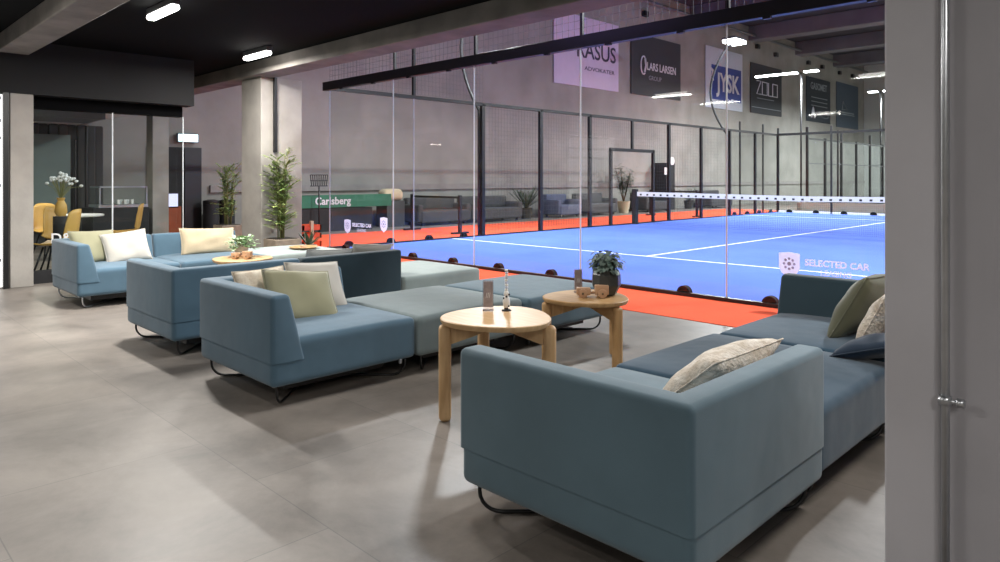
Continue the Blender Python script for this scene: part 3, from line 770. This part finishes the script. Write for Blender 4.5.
sofa('straight_sofa', 9.52, -3.12, 1.06, 1.03, M['navy'], 'dark blue straight sofa with a deep teal back by the orange floor', 'n', mw=M['navy2'], group=SA)
s = sofa('corner_sofa', 6.84, -5.17, 1.02, 1.04, M['steelblue'], 'steel blue corner sofa holding an olive cushion, left of the front table', (0, 0), group=SB)
bm = bmesh.new(); box(bm, .40, .425, -.47, -.45, ZB-.02, ZB+.01, bev=.004); box(bm, .49, .51, .38, .40, ZB-.02, ZB+.01, bev=.004); link('metal_clip', bm, M['steel'], s)
sofa('square_ottoman', 6.87, -4.12, 1.01, 1.03, M['sage'], 'grey green backless seat joined to the steel blue corner sofa', group=SB)
sofa('square_ottoman', 6.89, -3.08, 1.04, 1.04, M['seablue'], 'blue backless seat behind the round tables, near the glass', group=SB)
sofa('corner_sofa', 5.25, -5.14, 1.02, 1.04, M['steelblue'], 'steel blue corner sofa showing its back, behind the one with the olive cushion', (1, 0), group=SC)
sofa('straight_sofa', 5.25, -4.09, 1.02, 1.04, M['seablue'], 'straight sofa with a dark blue back panel between steel blue corner and pale seat', 'e', mw=M['navy2'], group=SC)
sofa('square_ottoman', 5.27, -3.04, 1.02, 1.0, M['palesage'], 'pale sage backless seat behind the dark blue back panel', group=SC)
sofa('corner_sofa', 2.57, -5.09, 1.02, 1.02, M['steelblue'], 'steel blue corner sofa by the cafe glass with olive and cream cushions', (0, 0), group=SD, metal='steel')
sofa('straight_sofa', 2.57, -4.06, 1.02, 1.02, M['steelblue'], 'steel blue straight sofa by the cafe glass with a sand cushion', 'w', group=SD)
sofa('square_ottoman', 2.60, -3.03, 1.02, 1.03, M['palesage'], 'pale sage backless seat in front of the potted palm', group=SD)

# ------------------------------------------------------------------ cushions
def cushion(name, w_, h, th, m, label, loc, rz, lean, roll=0, soft=1, group=None):
    """stands on its lower edge; rz turns its face, lean tips its top backwards"""
    bm = bmesh.new(); n = 18; F = {}
    rnd = [random.uniform(-1, 1) for _ in range(6)]
    for side in (1, -1):
        for i in range(n+1):
            for j in range(n+1):
                u = -1+2*i/n; v = -1+2*j/n
                if side == -1 and (i in (0, n) or j in (0, n)): F[side, i, j] = F[1, i, j]; continue
                e = max(0, (1-u*u))*max(0, (1-v*v))
                t_ = th/2*e**.42
                pin = 1-.055*(1-v*v)*abs(u)**3; pin2 = 1-.055*(1-u*u)*abs(v)**3
                wr = .010*soft*(math.sin(5*u+3*v+rnd[0])+math.sin(7*v-4*u+rnd[1])*.6)*e**.5
                F[side, i, j] = bm.verts.new((u*w_/2*pin, side*(t_+wr*.6)+.02*rnd[2]*u*v, v*h/2*pin2))
    for side in (1, -1):
        for i in range(n):
            for j in range(n):
                q = [F[side, i, j], F[side, i+1, j], F[side, i+1, j+1], F[side, i, j+1]]
                try: bm.faces.new(q if side < 0 else q[::-1])
                except ValueError: pass
    o = link(name, bm, m, None, 'all')
    R = Matrix.Rotation(rz, 4, 'Z') @ Matrix.Rotation(lean, 4, 'X') @ Matrix.Rotation(roll, 4, 'Y')
    o.matrix_world = Matrix.Translation(loc) @ R
    tag(o, label, 'cushion', group)
    bm = bmesh.new(); pts = []
    for k in range(41):
        s_ = k/40*4; e_ = int(s_) % 4; f = -1+2*(s_-int(s_))
        u, v = ((f, -1), (1, f), (-f, 1), (-1, -f))[e_]
        pin = 1-.055*(1-v*v)*abs(u)**3; pin2 = 1-.055*(1-u*u)*abs(v)**3
        pts.append((u*w_/2*pin, .02*rnd[2]*u*v, v*h/2*pin2))
    tube(bm, pts, .004, 6); link('piping', bm, m, o, 'all')
    return o
ZC_ = ZS+.02
# local front is -Y; rz = 90deg turns the front to +x
E90 = PI/2
cushion('cushion', .48, .42, .15, M['olive'], 'olive cushion in front on the middle corner sofa', (7.30, -4.68, .53), E90-.12, -.66, .08)
cushion('cushion', .38, .36, .12, M['pattern'], 'patterned beige cushion mostly hidden left of the olive one', (7.09, -4.84, .545), E90+.1, -.40)
cushion('cushion', .44, .38, .12, M['cream'], 'cream cushion peeking out right of the olive one on the middle sofa', (7.09, -4.44, .55), E90, -.45, .05)
cushion('cushion', .50, .40, .16, M['olive'], 'olive cushion at the left end of the sofa by the cafe', (2.93, -4.76, .57), E90+.2, -.45)
cushion('cushion', .47, .38, .15, M['cream'], 'cream cushion overlapping the olive one by the cafe glass', (3.05, -4.47, .56), E90-.05, -.48, -.10)
cushion('cushion', .68, .34, .16, M['tan'], 'long sand coloured cushion behind the small round table', (2.93, -3.50, .555), E90, -.35, .03)
cushion('cushion', .46, .40, .13, M['whitecush'], 'pale grey cushion top showing over the dark blue back panel, left of two', (5.93, -3.68, .53), -E90, -.62)
cushion('cushion', .44, .42, .13, M['cream'], 'cream cushion top showing over the dark blue back panel, right of two', (5.93, -3.22, .535), -E90, -.60, -.03)
cushion('cushion', .60, .38, .17, M['beige'], 'fluffy mottled beige cushion leaning inside the nearest corner sofa', (10.16, -4.33, .51), -E90, -.88, .0)
cushion('cushion', .46, .44, .17, M['darkolive'], 'dark olive velvet cushion leaning on the right end of the dark sofa', (10.19, -2.66, .585), -E90, -.55, 0)
cushion('cushion', .36, .36, .12, M['beige'], 'mottled beige cushion tucked right of the dark olive velvet one', (10.36, -2.86, .56), -E90, -.50)
cushion('cushion', .34, .34, .11, M['navycush'], 'dark navy cushion lying flat beside the grey column edge', (10.41, -3.14, .465), -E90, -1.25)

# ------------------------------------------------------------------ tables
def round_table(cx, cy, H, angs, R, m, label, name='side_table', cat='side table'):
    a0 = math.radians(angs[0])
    t = thing(name, label, cat, (cx, cy, 0), 0)
    n = 60; bm = bmesh.new()
    prof = [(-.032, .93), (-.030, .97), (-.016, 1.0), (-.004, 1.0), (0, .985)]
    rings = []
    for dz, k in prof:
        rings.append([bm.verts.new((R*k*(1+.055*math.cos(3*(2*PI*i/n-a0)))*math.cos(2*PI*i/n), R*k*(1+.055*math.cos(3*(2*PI*i/n-a0)))*math.sin(2*PI*i/n), H+dz)) for i in range(n)])
    for a, b in zip(rings, rings[1:]):
        for i in range(n): bm.faces.new((a[i], a[(i+1) % n], b[(i+1) % n], b[i]))
    bm.faces.new(rings[0][::-1]); bm.faces.new(rings[-1])
    link('tabletop', bm, m, t, True)
    for k in range(3):
        an = math.radians(angs[k]); mt = Matrix.Rotation(an, 4, 'Z')
        bm = rbox(R*.86, R*.86+.068, -.034, .034, 0, H-.034, .027, 0, 4); bm.transform(mt)
        link('leg', bm, m, t, 'all')
        bm = bmesh.new(); y = .012; z1 = H-.033
        P_ = [(0, z1-.03), (R*.92, z1-.115), (R*.92, z1), (0, z1)]
        v0 = [bm.verts.new((x, -y, z)) for x, z in P_]; v1 = [bm.verts.new((x, y, z)) for x, z in P_]
        bm.faces.new(v0); bm.faces.new(v1[::-1])
        for i in range(4): bm.faces.new((v0[i], v0[(i+1) % 4], v1[(i+1) % 4], v1[i]))
        bm.transform(mt); link('brace', bm, m, t)
    return t
round_table(8.835, -4.325, .565, (236, 28, 152), .305, M['oak'], 'light oak three legged table in front, carrying a card stand and tall figurine')
round_table(8.46, -3.04, .478, (-7, 84, 232), .305, M['oak2'], 'honey oak three legged table behind, carrying the dark potted plant')
round_table(4.20, -3.66, .46, (200, 320, 80), .31, M['oak'], 'small round oak table far back with a leafy pot and wooden toy')

def card_stand(x, y, z, rz, label):
    t = thing('card_stand', label, 'card stand', (x, y, z), rz, 'acrylic card stands on the oak tables')
    link('holder', B(-.032, .032, -.007, .007, .0, .175, bev=.001), M['acrylic'], t)
    link('foot', B(-.032, .032, -.03, .03, 0, .005), M['acrylic'], t)
    link('card', B(-.028, .028, -.0015, .0015, .02, .170), M['card'], t)
    bm = bmesh.new()
    for k in range(3): tube(bm, [(-.012+k*.009, -.009, .075), (-.006+k*.009, -.009, .105)], .0015, 4)
    link('printed_mark', bm, M['white'], t)
card_stand(8.68, -4.25, .565, .75, 'clear card stand with three slanted strokes on the front oak table')
card_stand(8.31, -2.95, .478, .9, 'clear card stand beside the dark potted plant')
fgn = thing('table_figurine', 'tall thin black and white patterned figurine on the front oak table', 'figurine', (8.76, -4.18, .565))
link('base', LA([(.028, 0), (.028, .006), (.012, .012), (.012, .02)], n=16), M['black'], fgn, True)
link('figure', LA([(.012, .018), (.019, .03), (.021, .055), (.016, .08), (.012, .085), (.016, .095), (.013, .11), (.006, .118)], n=16), M['white'], fgn, True)
bm = bmesh.new()
for k in range(7):
    a = k*1.1; bmesh.ops.create_icosphere(bm, subdivisions=1, radius=.007, matrix=Matrix.Translation((.017*math.cos(a), .017*math.sin(a), .03+k*.011)))
link('spots', bm, M['black'], fgn)
bm = bmesh.new(); bm2 = bmesh.new()
for k in range(9):
    lathe(bm if k % 2 == 0 else bm2, [(.0, .115+k*.014), (.0095, .117+k*.014), (.0095, .127+k*.014), (0, .129+k*.014)], (.002*math.sin(k*1.3), 0, 0), 10)
link('beaded_neck', bm, M['white'], fgn, 'all'); link('blue_bands', bm2, mat('pale_blue_glaze', (.55, .6, .75), .3, noise=.1), fgn, 'all')

def toy_car(x, y, z, rz, label, k=1.0):
    t = thing('wooden_toy', label, 'toy', (x, y, z), rz, 'turned wooden toy cars on tables')
    link('car_body', rbox(-.075*k, -.0*k, -.022*k, .022*k, .014*k, .052*k, .008, 0, 3), M['toy'], t, 'all')
    link('trailer', rbox(.022*k, .095*k, -.024*k, .024*k, .016*k, .066*k, .006, 0, 3), M['toy'], t, 'all')
    link('coupling', T([(-.005*k, 0, .025*k), (.03*k, 0, .025*k)], .007*k), M['toy'], t, 'all')
    for px in (-.042*k, .062*k):
        for s in (-1, 1):
            bm = LA([(0, -.006), (.018, -.006), (.024, -.003), (.024, .003), (.018, .006), (.007, .004), (0, .004)], n=18)
            bm.transform(Matrix.Scale(k, 4)); bm.transform(Matrix.Rotation(-s*PI/2, 4, 'X')); bm.transform(Matrix.Translation((px, s*.030*k, .024*k)))
            w_ = link('wheel', bm, M['toy'], t, True)
            h_ = link('hub', T([(px, s*.034*k, .024*k), (px, s*.040*k, .024*k)], .005*k), M['stem'], w_, 'all')
toy_car(8.51, -3.06, .478, .72, 'wooden toy car with trailer beside the dark potted plant', 1.35)
toy_car(4.26, -3.70, .46, .7, 'wooden toy car on the small round table far back', 1.3)
tr = thing('wooden_tray', 'small round wooden tray lying on the pale seat before the palm', 'tray', (3.33, -2.42, ZS+.025))
link('tray_dish', LA([(.0, 0), (.15, 0), (.19, .022), (.185, .026), (.145, .008), (0, .008)], n=28), M['oak2'], tr, True)
link('pebble', rbox(-.04, .03, -.03, .03, .008, .035, .012, 0, 2), M['toy'], tr, 'all')
link('pebble', rbox(.05, .1, -.05, .0, .008, .03, .011, 0, 2), M['toy'], tr, 'all')

# ------------------------------------------------------------------ plants
def leaf(bm, base, d, up, L_, W_, bend=.3, segs=4, fold=.0):
    d = d.normalized(); s_ = d.cross(up)
    if s_.length < 1e-4: s_ = Vector((1, 0, 0))
    s_.normalize(); u = s_.cross(d).normalized()
    prev = None
    for i in range(segs+1):
        a = i/segs; c = base+d*L_*a-Vector((0, 0, 1))*bend*L_*a*a
        wd = W_/2*max(.06, math.sin(PI*min(1, a*.9+.1))**.8)
        cur = (bm.verts.new(c+s_*wd), bm.verts.new(c-s_*wd))
        if prev: bm.faces.new((prev[0], cur[0], cur[1], prev[1]))
        prev = cur
def bamboo_palm(name, x, y, z0, h, spread, nst, m, label, frond=.30, planter=None, dens=9):
    t = thing(name, label, 'potted palm', (x, y, 0))
    if planter:
        w_, ph = planter
        bm = bmesh.new(); box(bm, -w_, w_, -w_, w_, 0, ph, bev=.012)
        for k in (1, 2): 
            for s in (-1, 1):
                box(bm, -w_-.004, w_+.004, s*w_-.004, s*w_+.004, ph*k/3-.006, ph*k/3+.002)
        link('planter', bm, M['planter'], t); link('soil', B(-w_+.03, w_-.03, -w_+.03, w_-.03, ph-.03, ph+.008), M['soil'], t); z0 = ph
    bs = bmesh.new(); bl = bmesh.new()
    for i in range(nst):
        a = random.random()*2*PI; r = random.random()*.07; hh = h*random.uniform(.62, 1)
        tilt = Vector((math.cos(a), math.sin(a), 0))*spread*random.uniform(.1, .5)
        p0 = Vector((r*math.cos(a), r*math.sin(a), z0)); p1 = Vector((p0.x+tilt.x*.4, p0.y+tilt.y*.4, z0+hh*.6)); p2 = Vector((p0.x+tilt.x, p0.y+tilt.y, z0+hh*.93))
        tube(bs, [p0, p1, p2], [.010, .008, .004], 6)
        for k in range(dens):
            f = .12+.88*k/dens+random.uniform(-.03, .03); c = p0.lerp(p1, f*2) if f < .5 else p1.lerp(p2, min(1, f*2-1))
            b = random.random()*2*PI; el = random.uniform(.2, .9)+.3*f; fd = Vector((math.cos(b), math.sin(b), el)).normalized(); FL = frond*random.uniform(.6, 1.05)
            tip = c+fd*FL
            tube(bs, [c, c+fd*FL*.5, tip-Vector((0, 0, FL*.12))], [.003, .002, .001], 4)
            nl = 9
            for q in range(nl):
                g = .25+.75*q/(nl-1); bp = c+fd*FL*g-Vector((0, 0, FL*.12*g*g))
                for s in (-1, 1):
                    side = fd.cross(Vector((0, 0, 1))).normalized()*s
                    leaf(bl, bp, (side*.9+fd*.9+Vector((0, 0, random.uniform(-.2, .25)))), Vector((0, 0, 1)), FL*random.uniform(.32, .5), .022, .35, 3)
    link('stems', bs, M['cane'], t, 'all'); link('fronds', bl, m, t)
    return t
bamboo_palm('potted_palm', 2.19, -2.13, 0, 1.45, .24, 14, M['leaf'], 'tall bright green palm in a timber planter against the middle column', .22, (.19, .46), 14)
bamboo_palm('potted_palm', -1.5, -1.3, 0, 1.35, .25, 12, M['leaf'], 'green palm half hidden left of the middle column', .24, (.2, .45), 9)
def agave(x, y, z0, label):
    t = thing('spiky_plant', label, 'plant', (x, y, 0))
    link('pot', LA([(.08, 0), (.105, z0-.02), (.13, z0), (.11, z0), (.1, z0-.03), (0, z0-.03)], n=20), M['whitepot'], t, True)
    bm = bmesh.new()
    for k in range(22):
        a = k*2.4; el = .5+1.6*random.random(); leaf(bm, Vector((0, 0, z0-.02)), Vector((math.cos(a), math.sin(a), el)), Vector((0, 0, 1)), random.uniform(.22, .34), .035, .1, 4)
    link('leaves', bm, M['leafdark'], t)
agave(2.22, -1.72, .34, 'dark spiky plant right of the timber planter')
# leafy pot on the far table
t = thing('potted_plant', 'bright variegated leafy plant in a pale pot on the far small table', 'potted plant', (4.06, -3.60, .46))
link('pot', LA([(.055, 0), (.06, .005), (.078, .10), (.08, .12), (.07, .12), (.068, .09), (0, .09)], n=24), M['whitepot'], t, True)
bm = bmesh.new(); bs = bmesh.new()
for k in range(150):
    a = random.random()*2*PI; el = random.uniform(-.1, 1.3); d = Vector((math.cos(a), math.sin(a), el)).normalized(); c = Vector((0, 0, .11))+d*random.uniform(.04, .16)*Vector((1, 1, .9)).length/1.7
    leaf(bm, c, d+Vector((0, 0, .2)), Vector((0, 0, 1)), random.uniform(.05, .085), .042, .45, 4)
    if k % 6 == 0: tube(bs, [(0, 0, .09), c], .002, 4)
link('leaves', bm, M['leafpale'], t); link('stems', bs, M['cane'], t)
# grey green plant on table two
t = thing('potted_plant', 'grey green ivy like plant in a dark faceted pot on the honey oak table', 'potted plant', (8.53, -2.90, .478))
t.scale = (1.22, 1.22, 1.4)
link('pot', LA([(.045, 0), (.06, .006), (.088, .055), (.086, .11), (.072, .135), (.06, .135), (.058, .11), (0, .11)], n=9), M['pot'], t)
bm = bmesh.new(); bs = bmesh.new()
for k in range(230):
    a = random.random()*2*PI; el = random.uniform(-.55, 1.3); d = Vector((math.cos(a), math.sin(a), el)).normalized(); c = Vector((0, 0, .165))+d*random.uniform(.03, .085)
    if c.z < .10: c.z = .10
    leaf(bm, c, Vector((math.cos(a), math.sin(a), .15)), Vector((0, 0, 1)), random.uniform(.03, .055), .030, .55, 4)
    if k % 6 == 0: tube(bs, [(0, 0, .11), c], .0015, 4)
link('leaves', bm, M['leafgrey'], t); link('stems', bs, M['stem'], t)
# plants along the far wall
def fan_palm(x, y, h, label, n=34, L_=.75):
    t = thing('fan_palm', label, 'potted palm', (x, y, 0))
    link('pot', LA([(.16, 0), (.22, .34), (.24, .36), (.2, .36), (.19, .32), (0, .32)], n=20), M['pot'], t, True)
    bm = bmesh.new(); bs = bmesh.new()
    for k in range(n):
        a = k*2.4; el = random.uniform(.5, 2.2); d = Vector((math.cos(a), math.sin(a), el)).normalized(); LL = L_*random.uniform(.7, 1.05)
        tube(bs, [(0, 0, .33), d*LL*.5+Vector((0, 0, .33)), d*LL+Vector((0, 0, .30))], [.007, .005, .002], 4)
        for q in range(10):
            g = .3+.7*q/9
            for s in (-1, 1):
                side = d.cross(Vector((0, 0, 1))).normalized()*s
                leaf(bm, Vector((0, 0, .33))+d*LL*g, side*.7+d, Vector((0, 0, 1)), LL*.3, .025, .3, 2)
    link('fronds', bm, M['leafdark'], t); link('stems', bs, M['leafdark'], t, 'all')
fan_palm(-4.2, 10.0, 1.1, 'dark fan palm between the far sofas, right of the black fence corner')
def slim_tree(x, y, h, label):
    t = thing('slim_tree', label, 'potted tree', (x, y, 0))
    link('pot', LA([(.18, 0), (.25, .42), (.27, .45), (.22, .45), (.2, .4), (0, .4)], n=20), M['tan'], t, True)
    bs = bmesh.new(); bm = bmesh.new()
    for i in range(5):
        a = i*1.3; tip = Vector((.3*math.cos(a), .35*math.sin(a), h*random.uniform(.75, 1)))
        tube(bs, [(0, 0, .4), tip*.5+Vector((0, 0, .2)), tip], [.02, .014, .006], 6)
        for k in range(150):
            f = random.uniform(.35, 1); c = Vector((0, 0, .4)).lerp(tip, f)+Vector([random.uniform(-.16, .16) for _ in range(3)])
            b = random.random()*2*PI; leaf(bm, c, Vector((math.cos(b), math.sin(b), .3)), Vector((0, 0, 1)), .17, .10, .3, 3)
    link('trunk', bs, M['stem'], t, 'all'); link('leaves', bm, M['leafdark'], t)
slim_tree(-4.1, 15.45, 1.8, 'slim leafy tree in a tan pot seen left of the fence doorway')
fan_palm(-4.3, 20.7, .9, 'low dark palm just beyond the tall cabinet', 20, .6)

# ------------------------------------------------------------------ ceiling tubes
first = None
labels = ['bright tube light on the black ceiling near the top left', 'bright tube light on the black ceiling above the middle column side']
for i, (x, y, k) in enumerate(TUBES):
    lab = labels[i] if i < 2 else 'added fill tube light on the black ceiling outside the picture'
    if first is None:
        first = thing('ceiling_light', lab, 'ceiling light', (x, y, 0), 0, 'tube lights on the black ceiling')
        link('housing', B(-.34, .34, -.04, .04, 2.955, CE, bev=.01), M['greysteel'], first)
        link('diffuser', rbox(-.33, .33, -.045, .045, 2.905, 2.96, .026, 0, 3), M['tube'], first, 'all')
    else:
        c = copy_tree(first); c.location = (x, y, 0); c['label'] = lab
